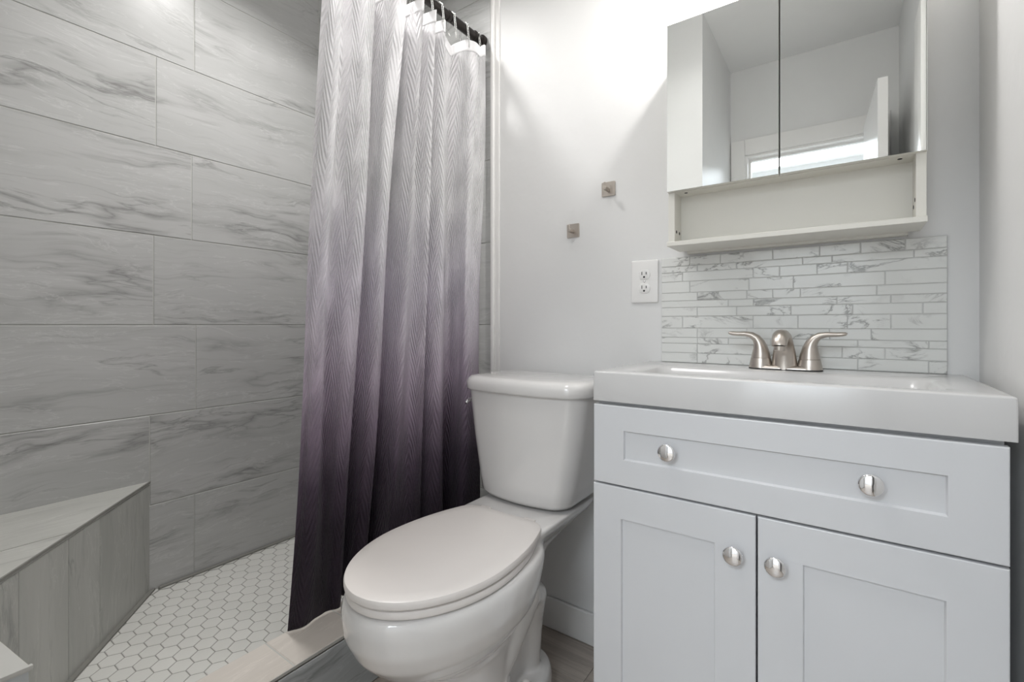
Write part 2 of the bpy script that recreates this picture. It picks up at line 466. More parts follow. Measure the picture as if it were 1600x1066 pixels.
# curb
cb = tag(empty('shower_curb', ((CX0+CX1)/2, .7, 0)), 'low tiled shower curb with warm grey top under the curtain hem', 'shower curb')
box('core', CX0+.006, CX1-.008, YF, YB-.011, .001, CZ-.009, 'grout_dark', cb)
js = [YF, .33, .628, .815, 1.06, YB-.012]
tl = [(a, b_, CX0+.001, CX1-.001) for a, b_ in zip(js, js[1:])]
o = tiled('top_tiles', (0, 0, CZ-.009), (0, 1, 0), (1, 0, 0), (0, 0, 1), tl, 'tile_warm', 'grout', thick=.009, bev=.002, parent=cb)
o['label'] = 'warm beige grey top tiles'
tl = [(a, b_, .001, CZ-.012) for a, b_ in ((YF, .36), (.36, .585), (.585, .90), (.90, YB-.002))]
o = tiled('outer_tiles', (CX1-.008, 0, 0), (0, 1, 0), (0, 0, 1), (1, 0, 0), tl, 'tile_curb', 'grout_dark', parent=cb)
o['label'] = 'blue grey tiles on the outer side'
box('inner_tiles', CX0, CX0+.006, YF, YB-.012, ZS+.003, CZ-.010, 'grout_dark', cb)
# short stub wall standing at the near end of the curb
# bench: triangular corner seat
BT = .4955
p0 = Vector((XL, .578)); p1 = Vector((-1.255, .031)); L = (p1-p0).length; d = (p1-p0)/L
n = Vector((-d.y, d.x)); n = n if n.y > 0 else -n
bn_ = tag(empty('shower_bench', (-1.7, .2, ZS)), 'triangular grey tiled corner bench with pale top inside the shower', 'shower bench')
def prism(bm, pts, z0, z1, mat=0):
    a = [bm.verts.new((x, y, z0)) for x, y in pts]; b_ = [bm.verts.new((x, y, z1)) for x, y in pts]
    fs = [bm.faces.new(a[::-1]), bm.faces.new(b_)]+[bm.faces.new((a[i], a[(i+1) % len(a)], b_[(i+1) % len(a)], b_[i])) for i in range(len(a))]
    for f in fs: f.material_index = mat
    return fs
q0 = p0-n*.009; q1 = p1-n*.009
bm = bmesh.new(); prism(bm, [(XL+.001, YF+.009), (q1.x-.012, YF+.009), (q0.x+.001, q0.y)], ZS+.003, BT-.010)
obj('core', bm, 'grout_dark', bn_)
sw = tag(empty('stub_wall', ((CX0+CX1)/2, .1, 0)), 'small grey tiled block standing on the near end of the shower curb', 'stub wall')
bm = bmesh.new(); prism(bm, [(CX0-.001, YF+.009), (CX1-.003, YF+.009), (CX1-.003, .168), (CX0-.001, .149)], CZ+.001, .449)
obj('body', bm, 'tile_curb', sw)
bm = bmesh.new(); prism(bm, [(CX0-.003, YF+.009), (CX1, YF+.009), (CX1, .172), (CX0-.003, .152)], .449, .452)
prism(bm, [(CX1-.006, YF+.009), (CX1+.001, YF+.009), (CX1+.001, .173), (CX1-.006, .172)], .4515, .4575)
o = obj('cap', bm, 'edge', sw); o['label'] = 'light grey cap with a raised outer edge'
fj = [0, .28, .412, .576, .72, L]
tl = [(a, b_, ZS+.002, BT-.010) for a, b_ in zip(fj, fj[1:])]
O3 = Vector((q0.x, q0.y, 0)); 
tiled('face_tiles', O3, (d.x, d.y, 0), (0, 0, 1), (n.x, n.y, 0), tl, 'tile_v', 'grout', thick=.009, parent=bn_)
# top: two tiles meeting on a joint along Y at X=-1.60
bm = bmesh.new(); uvl = bm.loops.layers.uv.new('UVMap')
def yl(x): return p0.y+(p1.y-p0.y)*(x-p0.x)/(p1.x-p0.x)
for poly in ([(XL+.001, YF+.009), (-1.603, YF+.009), (-1.603, yl(-1.603)), (XL+.001, yl(XL+.001))],
             [(-1.600, YF+.009), (p1.x-.01, YF+.009), (p1.x-.01, yl(p1.x-.01)), (-1.600, yl(-1.600))]):
    uo = (R.uniform(0, 30), R.uniform(0, 30))
    fs = prism(bm, poly, BT-.009, BT)
    for f in fs:
        for lp in f.loops: lp[uvl].uv = (lp.vert.co.y+uo[0], lp.vert.co.x+uo[1])
M['tile_top'] = stone('bench_top_tile', srgb(176, 176, 171), srgb(192, 192, 187), srgb(126, 125, 121), .3)
o = obj('seat_top', bm, 'tile_top', bn_); o['label'] = 'pale veined tile top'
# edge strip below the front lip, and grout at the foot
bm = bmesh.new()
e0 = p0+n*.0015; e1 = p1+n*.0015
prism(bm, [(p0.x+.002, p0.y-.003), (p1.x-.02, yl(p1.x-.02)-.003), (p1.x-.02+n.x*.002, yl(p1.x-.02)+n.y*.002), (p0.x+.002, p0.y+.002)], BT-.006, BT+.0006)
obj('edge_strip', bm, 'grout_dark', bn_)
bm = bmesh.new()
prism(bm, [(p0.x+.002, p0.y-.002), (p1.x-.02, yl(p1.x-.02)-.002), (p1.x-.02+n.x*.012, yl(p1.x-.02)+n.y*.012), (p0.x+.002, p0.y+.015)], ZS+.002, ZS+.008)
obj('base_grout', bm, 'grout_dark', bn_)

# baseboards
def baseb(name, x0, x1, y0, y1):
    o = box(name, x0, x1, y0, y1, .0005, .104, 'trim', None, .005, 3); struct(o)
baseb('baseboard_back', XS+.034, XR-.001, YB-.013, YB-.0005)
baseb('baseboard_right', XR-.013, XR-.0005, YD+.02, YB-.02)

# entry door, casing, hall
DX0, DX1, DZ = -.498, .125, 2.056
o = box('wall_door', XV, DX0, YD-T, YD, 0, ZC, 'paint'); struct(o)
o = box('wall_door_right', DX1, XR, YD-T, YD, 0, ZC, 'paint'); struct(o)
o = box('wall_door_head', DX0, DX1, YD-T, YD, DZ, ZC, 'paint'); struct(o)
bm = bmesh.new()
bx(bm, DX0-.072, DX0+.004, YD, YD+.018, 0, DZ+.09, .004); bx(bm, DX1-.004, DX1+.072, YD, YD+.018, 0, DZ+.09, .004)
bx(bm, DX0+.004, DX1-.004, YD, YD+.018, DZ-.004, DZ+.09, .004)
bx(bm, DX0, DX0+.018, YD-T, YD, 0, DZ-.018); bx(bm, DX1-.018, DX1, YD-T, YD, 0, DZ-.018); bx(bm, DX0, DX1, YD-T, YD, DZ-.018, DZ)
bx(bm, DX0+.018, DX0+.030, YD-.08, YD-.05, 0, DZ-.03); bx(bm, DX0+.018, DX1-.018, YD-.08, YD-.05, DZ-.03, DZ-.018)
struct(obj('trim_3', bm, 'trim'))
# open door slab, swung in along the right wall
dm = bmesh.new(); bx(dm, 0, .036, 0, .585, .012, 2.08, .002)
do = obj('door_1', dm, 'trim'); do.location = (.083, YD+.022, 0); do.rotation_euler = (0, 0, math.radians(-3.2)); struct(do)
hb = bmesh.new(); lathe(hb, [(.028, 0), (.028, .006), (.010, .010), (.010, .04), (.026, .048), (.028, .062), (.018, .074), (0, .076)], (-1, 0, 0), (0, .52, .95), 20)
o = obj('door_handle', hb, 'nickel', do, True)
# window-like casing on the right wall, beside the camera
o = box('trim_4', XR-.016, XR-.0005, .135, .32, .35, 2.165, 'trim', None, .004); struct(o)
# hall
struct(box('wall_hall_left', -1.6, -1.5, -2.9, YD-T, 0, ZC, 'paint'))
struct(box('wall_hall_right', 1.2, 1.3, -2.9, YD-T, 0, ZC, 'paint'))
struct(box('wall_hall_back', -1.6, 1.3, -3.0, -2.9, 0, ZC, 'paint'))
struct(box('wall_hall_front', XR+T, 1.3, YD-T-.05, YD-T, 0, ZC, 'paint'))
struct(box('wall_hall_front_left', -1.6, XV-T, YD-T-.05, YD-T, 0, ZC, 'paint'))
struct(box('ceiling_hall', -1.6, 1.3, -3.0, YD-T, ZC, ZC+.1, 'paint_grey'))
# added ceiling lamp, unseen, put in as fill light for the room
cl_ = tag(empty('added_ceiling_lamp', (-.66, .62, ZC)), 'round white flush lamp added out of view on the bathroom ceiling', 'ceiling lamp')
bm = bmesh.new(); lathe(bm, [(.195, 0), (.195, .02), (.19, .024)], (0, 0, -1), (-.66, .62, ZC-.001), 32); sharp(obj('base', bm, 'trim', cl_, True))
bm = bmesh.new(); lathe(bm, [(.18, .024), (.17, .04), (.12, .06), (.05, .07), (0.001, .072)], (0, 0, -1), (-.66, .62, ZC), 32); obj('diffuser', bm, 'dome', cl_, True)

sl_ = tag(empty('added_shower_lamp', (-1.38, .78, ZC)), 'small recessed round lamp added out of view over the shower', 'ceiling lamp')  # invented lamp over the shower, there to lift its brightness
bm = bmesh.new(); lathe(bm, [(.085, 0), (.085, .004), (.07, .008), (.065, .002)], (0, 0, -1), (-1.38, .78, ZC-.001), 32); sharp(obj('bezel', bm, 'trim', sl_, True))
bm = bmesh.new(); lathe(bm, [(.064, .002), (.064, .004)], (0, 0, -1), (-1.38, .78, ZC-.001), 32); obj('diffuser', bm, 'dome', sl_)

# ------------------------------------------------------------------ shower curtain, rod, hooks
XROD, ZROD = -1.10, 2.075
rod = tag(empty('curtain_rod', (XROD, .7, ZROD)), 'black metal tension rod holding the shower curtain', 'curtain rod')
bm = bmesh.new(); lathe(bm, [(.0125, 0), (.0125, .66)], (0, 1, 0), (XROD, YF+.012, ZROD), 24); sharp(obj('tube', bm, 'black', rod, True))
bm = bmesh.new(); lathe(bm, [(.0150, 0), (.0158, .004), (.0158, .010), (.0148, .014), (.0148, .62)], (0, 1, 0), (XROD, .55, ZROD), 24); sharp(obj('outer_tube', bm, 'black', rod, True))
bm = bmesh.new(); lathe(bm, [(.0148, 0), (.0175, .003), (.0175, .012), (.0155, .016)], (0, 1, 0), (XROD, 1.165, ZROD), 24); sharp(obj('collar', bm, 'black', rod, True))
bm = bmesh.new(); lathe(bm, [(.0152, 0), (.0152, .12), (.019, .122), (.019, .135), (.017, .138), (.017, .16), (.024, .163), (.024, .172)], (0, 1, 0), (XROD, 1.184, ZROD), 24)
sharp(obj('end_cap', bm, 'black', rod, True))
bm = bmesh.new(); lathe(bm, [(.024, 0), (.024, .012), (.016, .016)], (0, 1, 0), (XROD, YF+.008, ZROD), 24)
sharp(obj('end_cap', bm, 'black', rod, True))

TOP = [(.708, .005), (.722, .034), (.742, .040), (.777, -.022), (.822, .036), (.852, .034), (.885, -.050), (.912, .038), (.945, .042), (.968, .0), (.976, -.045), (.992, -.056), (1.000, -.010),
       (1.018, .040), (1.054, -.036), (1.078, .040), (1.105, -.040), (1.128, .030), (1.158, -.015), (1.200, -.034), (1.236, -.026), (1.255, .010), (1.275, .038), (1.318, .040), (1.345, .008)]
BOT = [(.682, .000), (.702, .012), (.740, .018), (.775, .000), (.800, .012), (.834, .018), (.858, -.042), (.880, .008), (.905, .018), (.918, .0), (.928, -.055), (.958, -.072), (.966, -.010),
       (.962, .034), (1.02, .040), (1.055, .024), (1.075, .004), (1.105, .038), (1.142, .030), (1.160, -.060), (1.204, -.078), (1.212, -.020), (1.200, .028), (1.285, .042), (1.330, .008)]
HEM, CT = .191, 2.030
def catmull(ps, s):
    n_ = len(ps)-1; i = min(int(s*n_), n_-1); t = s*n_-i
    g = lambda k: ps[max(0, min(n_, k))]
    a, b_, c, d_ = g(i-1), g(i), g(i+1), g(i+2)
    return tuple(.5*((2*b_[q])+(-a[q]+c[q])*t+(2*a[q]-5*b_[q]+4*c[q]-d_[q])*t*t+(-a[q]+3*b_[q]-3*c[q]+d_[q])*t**3) for q in (0, 1))
hooks_y = [.726, .836, .929, 1.018, 1.078, 1.128, 1.186, 1.254, 1.318]
def sm(x): x = max(0, min(1, x)); return x*x*(3-2*x)
NU, NV = 380, 230
grid = []; sl = []
for i in range(NV+1):
    h = i/NV                         # 0 hem .. 1 top
    t = h**.85
    row = []
    for j in range(NU+1):
        s = j/NU
        a, b_ = catmull(BOT, s), catmull(TOP, s)
        y = a[0]*(1-t)+b_[0]*t; am = a[1]*(1-t)+b_[1]*t
        xb = -1.235+.125*sm((y-.86)/.34)
        xc = xb*(1-h)+XROD*h
        top = CT
        near = min(abs(y-hy) for hy in hooks_y)
        sag = .030*min(1, near/.040)**1.6
        z = HEM+(top-sag*1.0*sm((h-.9)/.1)-HEM)*h
        am2 = am+.0035*math.sin(s*61+h*6)+.003*math.sin(s*97-h*9+2)*(1-.5*h)
        yy = y+.006*math.sin(h*5.1+s*22)*(1-h)*h*4
        row.append(Vector((xc+am2+.004*math.sin(h*9+s*13), yy, z)))
    grid.append(row)
mid = grid[NV//2]; arc = [0.0]
for a, b_ in zip(mid, mid[1:]): arc.append(arc[-1]+(b_-a).length)
bm = bmesh.new(); uvl = bm.loops.layers.uv.new('UVMap')
vs = [[bm.verts.new(p) for p in r] for r in grid]
for i in range(NV):
    for j in range(NU):
        f = bm.faces.new((vs[i][j], vs[i][j+1], vs[i+1][j+1], vs[i+1][j]))
        for lp, (ii, jj) in zip(f.loops, ((i, j), (i, j+1), (i+1, j+1), (i+1, j))):
            lp[uvl].uv = (arc[jj], (CT-HEM)*ii/NV)
cu = obj('shower_curtain', bm, 'curtain', None, 'keep')
sol = cu.modifiers.new('thickness', 'SOLIDIFY'); sol.thickness = .0008; sol.offset = 0
tag(cu, 'white to dark purple ombre shower curtain with chevron pleats hanging from the black rod', 'shower curtain')
# top hem band: a doubled strip stitched on the cloth
bm = bmesh.new()
k0 = NV-5
va = [[bm.verts.new(grid[i][j]+Vector((.0022, 0, 0))) for j in range(NU+1)] for i in range(k0, NV+1)]
for i in range(len(va)-1):
    for j in range(NU): bm.faces.new((va[i][j], va[i][j+1], va[i+1][j+1], va[i+1][j]))
M['hemcloth'] = plain('white_hem_cloth', srgb(240, 239, 240), .6)
o = obj('top_hem', bm, 'hemcloth', cu, 'keep'); s2 = o.modifiers.new('thickness', 'SOLIDIFY'); s2.thickness = .001
# wire hooks
first = None
for i, hy in enumerate(hooks_y):
    if first is None:
        r_ = tag(empty('curtain_hook', (XROD, hy, ZROD)), 'thin silver wire hook hung over the black rod, holding up the curtain', 'curtain hook', 'wire hooks along the curtain rod')
        bm = bmesh.new()
        for sy in (-.0035, .0035):
            pts = [(XROD+.0175*math.cos(a), hy+sy, ZROD+.002+.0175*math.sin(a)) for a in [PI*k/12 for k in range(-1, 14)]]
            pts = [(XROD+.024, hy+sy*.6, ZROD-.075), (XROD+.022, hy+sy, ZROD-.04)]+pts+[(XROD-.019, hy+sy, ZROD-.03), (XROD-.004, hy+sy*.5, ZROD-.06)]
            tube(bm, pts, .0011, 6)
        obj('wire', bm, 'steel', r_, True)
        first = r_
    else:
        c = first.copy(); col.objects.link(c); c.location.y = hy
        for ch in first.children:
            q = ch.copy(); col.objects.link(q); q.parent = c

# ------------------------------------------------------------------ toilet
TX = -.775
to = tag(empty('toilet', (TX, .95, 0)), 'white two-piece toilet with closed lid between curtain and vanity', 'toilet')
bm = bmesh.new()
BX = TX+.008
loft(bm, [egg(BX, yc, z, hw, af, ab, 48, 2.0, eb) for (z, yc, hw, af, ab, eb) in (
    (.015, .86, .10, .10, .16, 2.3), (.10, .86, .098, .105, .15, 2.3), (.20, .86, .100, .12, .15, 2.2), (.245, .855, .102, .125, .17, 2.2),
    (.275, .845, .114, .168, .18, 2.2), (.31, .84, .143, .224, .21, 2.2), (.35, .835, .169, .256, .235, 2.3), (.39, .83, .181, .271, .25, 2.4),
    (.43, .83, .184, .276, .26, 2.5), (.452, .83, .182, .273, .26, 2.6), (.462, .83, .174, .266, .25, 2.6))])
# deck and neck under the tank
loft(bm, [rrect(BX, yc, z, hx, hy, r, 6) for (z, yc, hx, hy, r) in (
    (.26, 1.00, .060, .10, .04), (.34, 1.02, .066, .12, .05), (.39, 1.05, .076, .14, .05), (.425, 1.09, .096, .165, .05), (.455, 1.13, .122, .18, .05), (.478, 1.155, .140, .18, .05), (.493, 1.168, .146, .175, .045), (.497, 1.168, .142, .172, .045))])
# foot
loft(bm, [egg(BX, .93, z, hw, af, ab, 48, 2.6, 2.6) for (z, hw, af, ab) in ((.0, .130, .19, .264), (.04, .130, .19, .264), (.062, .126, .185, .258), (.073, .110, .17, .24))])
loft(bm, [rrect(BX, 1.03, z, hx, hy, .04, 6) for (z, hx, hy) in ((.05, .055, .11), (.18, .050, .10), (.30, .055, .10))])
for sx in (-1, 1):
    tube(bm, [(BX+sx*.050, .90, .13), (BX+sx*.056, .95, .19), (BX+sx*.060, 1.00, .26), (BX+sx*.062, 1.045, .315), (BX+sx*.060, 1.08, .285), (BX+sx*.052, 1.09, .21), (BX+sx*.044, 1.095, .08)],
         [.034, .042, .050, .054, .048, .038, .034], 16)
bowl = obj('bowl', bm, 'ceramic', to, True)
rm = bowl.modifiers.new('weld', 'REMESH'); rm.mode = 'VOXEL'; rm.voxel_size = .005; rm.use_smooth_shade = True
s3 = bowl.modifiers.new('relax', 'SMOOTH'); s3.factor = .6; s3.iterations = 14
# seat ring and lid
def slab(name, z0, z1, yf, yb, hw, bw, mat, r=.006):
    """closed elongated seat outline: round front, nearly straight back"""
    def outline(inset):
        pts = []; yc = .80; n_ = 40
        for k in range(n_+1):                       # front half ellipse, right to left
            a = PI*k/n_
            c_, s_ = math.cos(a), math.sin(a)
            pts.append((TX+.008+(hw-inset)*math.copysign(abs(c_)**1.0, c_), yc-(yc-yf-inset)*s_**1.06))
        side = []; rc = .034; ye = yb-inset
        for k in range(1, 23):                      # taper to the back, then a rounded corner
            y_ = yc+(ye-rc-yc)*k/12 if k <= 12 else ye-rc+rc*math.sin((k-12)/10*PI/2)
            w_ = hw-(hw-bw)*((y_-yc)/(yb-yc))**2.1
            if k > 12: w_ -= rc*(1-math.cos((k-12)/10*PI/2))
            side.append((w_-inset, y_))
        L_ = [(TX+.008-x_, y_) for x_, y_ in side]
        R_ = [(TX+.008+x_, y_) for x_, y_ in side[::-1]]
        return pts+L_+R_
    bm = bmesh.new()
    rings = []
    prof = [(r*.5, z0), (r*.12, z0+r*.3), (0, z0+r*.8), (0, z1-r), (r*.29, z1-r*.29), (r, z1)]
    rings = [[Vector((x_, y_, z)) for x_, y_ in outline(i_)] for i_, z in prof]
    # gently domed top
    top = [Vector((x_, y_, z1+.0015)) for x_, y_ in outline(r*5)]
    loft(bm, rings+[top])
    o = obj(name, bm, mat, to, True); sharp(o, 40); return o
slab('seat', .464, .481, .564, 1.03, .174, .120, 'seat', .006)
slab('seat_lid', .4835, .502, .560, 1.050, .175, .122, 'seat', .006)
for sx in (-1, 1):
    bm = bmesh.new(); bx(bm, TX+.008+sx*.075-.018, TX+.008+sx*.075+.018, 1.035, 1.062, .490, .500, .004)
    obj('hinge', bm, 'seat', to, True)
# tank
bm = bmesh.new()
rings = []
TY0 = 1.235
for k, (z, hx, hy, bow) in enumerate(((.502, .128, .085, .022), (.506, .147, .098, .026), (.520, .159, .106, .028), (.56, .166, .108, .028), (.70, .190, .110, .027), (.815, .204, .112, .026), (.822, .204, .112, .026))):
    rings.append(rrect(TX, TY0-.002*0, z, hx, hy, .045, 8, bow))
loft(bm, rings)
o = obj('tank', bm, 'ceramic', to, True); sharp(o, 60)
bm = bmesh.new(); rings = []
for (z, ins) in ((.822, .004), (.823, .0), (.828, -.002), (.847, -.002), (.857, .002), (.8635, .010), (.866, .024), (.8672, .06)):
    rings.append(rrect(TX, TY0, z, .214-ins, .121-ins, max(.012, .055-ins*.6), 8, .027))
loft(bm, rings)
o = obj('tank_lid', bm, 'ceramic', to, True); sharp(o, 60)
bm = bmesh.new(); lathe(bm, [(.014, 0), (.014, .006), (.008, .010), (.008, .02)], (-1, 0, 0), (TX-.190, 1.165, .785), 20)
tube(bm, [(TX-.207, 1.165, .785), (TX-.207, 1.14, .782), (TX-.203, 1.125, .776)], [.007, .006, .005], 10)
o = obj('flush_handle', bm, 'chrome', to, True); o['label'] = 'chrome flush lever'
for sx in (-1, 1):
    bm = bmesh.new(); lathe(bm, [(.017, 0), (.015, .022), (.012, .034), (.006, .040), (0.001, .041)], (0, 0, 1), (BX+sx*.100, 1.0, .070), 20)
    obj('bolt_cap', bm, 'seat', to, True)
bm = bmesh.new(); tube(bm, [(TX-.13, 1.27, .50), (TX-.135, 1.275, .40), (TX-.15, 1.29, .28), (TX-.16, 1.33, .22)], .006, 10)
lathe(bm, [(.018, 0), (.018, .02)], (0, 0, -1), (TX-.13, 1.27, .505), 12)
o = obj('water_line', bm, 'steel', to, True); o['label'] = 'braided steel water line'

# ------------------------------------------------------------------ vanity
VX0, VX1, VF = -.472, .200, .99
va_ = tag(empty('vanity_cabinet', (-.136, 1.18, 0)), 'white shaker vanity cabinet with one drawer and two doors beneath the sink', 'vanity cabinet')
bm = bmesh.new()
yb0, yb1, bz = VF+.020, YB-.015, .838
bx(bm, VX0+.001, VX0+.017, yb0, yb1, .002, bz); bx(bm, VX1-.017, VX1-.001, yb0, yb1, .002, bz)
bx(bm, VX0+.017, VX1-.017, yb0, yb1, .09, .106); bx(bm, VX0+.017, VX1-.017, yb1-.01, yb1, .106, bz)
bx(bm, VX0+.017, VX1-.017, yb0, yb0+.018, .65, .675); bx(bm, VX0+.017, VX1-.017, yb0+.05, yb0+.066, .002, .09)
obj('body', bm, 'lacquer', va_)
box('top_rail', VX0+.002, VX1-.002, yb0+.004, yb0+.02, .815, .8485, 'lacquer', va_)
def shaker(name, x0, x1, z0, z1, fx, fz, parent):
    """framed front with a sunk flat panel"""
    bm = bmesh.new(); y0 = VF; y1 = VF+.018; dp = .006; r = .0022
    o4 = lambda a, b_, c, d_, y: [bm.verts.new(p) for p in ((a, y, c), (b_, y, c), (b_, y, d_), (a, y, d_))]
    loops = [o4(x0, x1, z0, z1, y1), o4(x0, x1, z0, z1, y0+r), o4(x0+r*.3, x1-r*.3, z0+r*.3, z1-r*.3, y0+r*.3), o4(x0+r, x1-r, z0+r, z1-r, y0),
             o4(x0+fx[0], x1-fx[1], z0+fz[0], z1-fz[1], y0), o4(x0+fx[0]+.002, x1-fx[1]-.002, z0+fz[0]+.003, z1-fz[1]-.002, y0+dp)]
    for a, b_ in zip(loops, loops[1:]):
        for i in range(4): bm.faces.new((a[i], a[(i+1) % 4], b_[(i+1) % 4], b_[i]))
    bm.faces.new(loops[-1]); bm.faces.new(loops[0][::-1])
    o = obj(name, bm, 'lacquer', parent); return o
def knob(x, z, yf, parent):
    bm = bmesh.new()
    lathe(bm, [(.008, 0), (.007, .004), (.0055, .010), (.008, .015), (.0165, .0175), (.0185, .020), (.0185, .0215), (.0172, .0238), (.0150, .0246), (.008, .0262), (.0005, .0267)], (0, -1, 0), (x, yf, z), 32)
    o = obj('knob', bm, 'chrome', parent, True)
    o['label'] = 'round chrome knob'
    return o
dr = shaker('drawer', VX0, VX1, .664, .841, (.072, .068), (.058, .054), va_)
k_ = knob(-.301, .757, VF+.006, dr); k2 = knob(.036, .757, VF+.006, dr)
d1 = shaker('door', VX0-.001, -.1372, .10, .660, (.067, .073), (.07, .070), va_); k3 = knob(-.1735, .582, VF, d1)
d2 = shaker('door', -.1340, VX1, .10, .660, (.073, .070), (.07, .070), va_); k4 = knob(-.1025, .582, VF, d2)
# sink top
SX0, SX1, SF, SB, SZ0, SZ1 = -.475, .2095, .993, YB-.001, .849, .9158
st = tag(empty('sink_top', (-.133, 1.18, SZ0)), 'white one-piece sink top with a shallow rectangular basin on the vanity', 'sink')
bm = bmesh.new()
bx0, bx1, by0, by1 = -.405, .142, 1.040, 1.240
def ring4(x0, x1, y0, y1, z, r, n=6):
    return rrect((x0+x1)/2, (y0+y1)/2, z, (x1-x0)/2, (y1-y0)/2, r, n)
out = [(.0, SZ0, .003), (.0, SZ1-.0035, .004), (.0012, SZ1-.0012, .004), (.004, SZ1, .004)]
rings = [ring4(SX0+i_, SX1-i_, SF+i_, SB-i_*.2, z, r) for i_, z, r in out]
inn = [(-.012, SZ1, .045), (0.0, SZ1-.0015, .04), (.006, SZ1-.006, .036), (.016, SZ1-.030, .03), (.03, SZ1-.075, .03), (.05, SZ1-.092, .03), (.085, SZ1-.098, .012)]
rings += [ring4(bx0+i_, bx1-i_, by0+i_, by1-i_, z, r) for i_, z, r in inn]
under = [ring4(bx0-.01, bx1+.01, by0-.02, by1+.01, SZ0, .04)]
loft(bm, rings, False)
vsr = [v for v in bm.verts]
bm.faces.new([bm.verts[:][-28+i] for i in range(28)])
bm.verts.ensure_lookup_table(); bm.faces.new([bm.verts[i] for i in range(28)][::-1])
o = obj('counter_and_basin', bm, 'sink', st, True); sharp(o, 45)
bm = bmesh.new(); lathe(bm, [(.022, 0), (.022, .002), (.018, .003), (.016, .001), (.001, .001)], (0, 0, 1), (-.13, 1.14, SZ1-.0979), 24)
obj('drain', bm, 'chrome', st, True)

# backsplash mosaic
B0, B1, BZ0, BZ1 = -.4345, .181, SZ1+.0005, 1.216
hs = [.028, .027, .0175, .027, .0345, .0255, .0195, .0235, .0325, .027, .0182, .027]
tot = sum(hs); hs = [h*(BZ1-BZ0)/tot for h in hs]
tl = []; z = BZ0
for h in hs:
    x = B0
    while x < B1:
        wd = R.choice([.06, .08, .10, .125, .15, .18]); e = x+wd
        if B1-e < .03: e = B1
        tl.append((x, min(e, B1), z, z+h)); x = e
    z += h
bs_ = tiled('backsplash', (0, YB-.0005, 0), (1, 0, 0), (0, 0, 1), (0, -1, 0), tl, 'marble', 'grout_w', gap=.0018, thick=.007, bev=.0008)
tag(bs_, 'white and grey marble strip mosaic backsplash on the wall behind the faucet', 'backsplash')

# faucet
FX, FY, FZ = -.117, 1.292, SZ1
fa = tag(empty('faucet', (FX, FY, FZ)), 'brushed nickel two-handle centerset faucet on the sink top', 'faucet')
bm = bmesh.new(); loft(bm, [rrect(FX, FY, FZ+z, .077-i_, .026-i_, .025, 8) for z, i_ in ((.0005, 0), (.003, 0))])
o = obj('gasket', bm, 'rubber', fa, True)
bm = bmesh.new(); loft(bm, [rrect(FX, FY, FZ+z, .0765-i_, .0255-i_, .024-i_*.6, 8) for z, i_ in ((.003, 0), (.006, .0006), (.009, .003), (.0105, .007), (.011, .012))])
for sx in (-1, 1):
    lathe(bm, [(.0262, .003), (.0248, .012), (.0225, .024), (.0218, .0262), (.0195, .0265), (.0195, .028)], (0, 0, 1), (FX+sx*.0505, FY, FZ), 32)
o = obj('base', bm, 'nickel', fa, True); sharp(o, 50)
for sx in (-1, 1):
    bm = bmesh.new()
    cx = FX+sx*.0505
    # bell that leans over into a flat lever
    path = [(0, .0272, .0215, .0215), (0, .038, .0195, .0200), (.001, .052, .0158, .0175), (.004, .064, .0125, .0150), (.010, .0745, .0100, .0130), (.020, .0820, .0078, .0118), (.034, .0850, .0062, .0108), (.050, .0850, .0054, .0100), (.062, .0858, .0052, .0096), (.069, .0868, .0040, .0076), (.072, .0878, .0012, .0024)]
    rings = []
    for i, (dx, dz, ra, rb) in enumerate(path):
        a_, b_ = path[max(0, i-1)], path[min(len(path)-1, i+1)]
        t = Vector((b_[0]-a_[0], 0, b_[1]-a_[1])).normalized()
        u = Vector((t.z, 0, -t.x)); v = Vector((0, 1, 0))
        rings.append([Vector((cx+sx*(dx+(u*math.cos(2*PI*k/24)*ra).x), FY+v.y*math.sin(2*PI*k/24)*rb-.15*dx, FZ+dz+(u*math.cos(2*PI*k/24)*ra).z)) for k in range(24)])
    loft(bm, rings); o = obj('handle', bm, 'nickel', fa, True); sharp(o, 70)
# spout: tapered body rising and arching towards the basin
bm = bmesh.new()
sp = [(-.002, .003, .0290, .0245), (-.003, .018, .0265, .0220), (-.007, .038, .0240, .0185), (-.012, .054, .0215, .0165), (-.026, .068, .0195, .0155), (-.046, .0790, .0180, .0148), (-.068, .0830, .0172, .0142), (-.088, .0810, .0166, .0138), (-.103, .0730, .0160, .0134), (-.109, .0640, .0154, .0132), (-.110, .0600, .0146, .0130)]
rings = []
for i, (dy, dz, wx, wy) in enumerate(sp):
    a_, b_ = sp[max(0, i-1)], sp[min(len(sp)-1, i+1)]
    t = Vector((0, b_[0]-a_[0], b_[1]-a_[1])).normalized(); u = Vector((0, t.z, -t.y))
    rings.append([Vector((FX+math.cos(2*PI*k/28)*wx, FY+dy+u.y*math.sin(2*PI*k/28)*wy, FZ+dz+u.z*math.sin(2*PI*k/28)*wy)) for k in range(28)])
loft(bm, rings); o = obj('spout', bm, 'nickel', fa, True); sharp(o, 70)
bm = bmesh.new(); lathe(bm, [(.0112, 0), (.0112, .009), (.0095, .0105), (.0085, .006)], (0, 0, -1), (FX, FY-.110, FZ+.0605), 24)
o = obj('aerator', bm, 'nickel', fa, True); sharp(o, 40)
bm = bmesh.new(); tube(bm, [(FX, FY+.032, FZ+.0), (FX, FY+.032, FZ+.06)], .0022, 8); lathe(bm, [(.0045, 0), (.005, .004), (.003, .009)], (0, 0, 1), (FX, FY+.032, FZ+.058), 12)
obj('lift_rod', bm, 'nickel', fa, True)

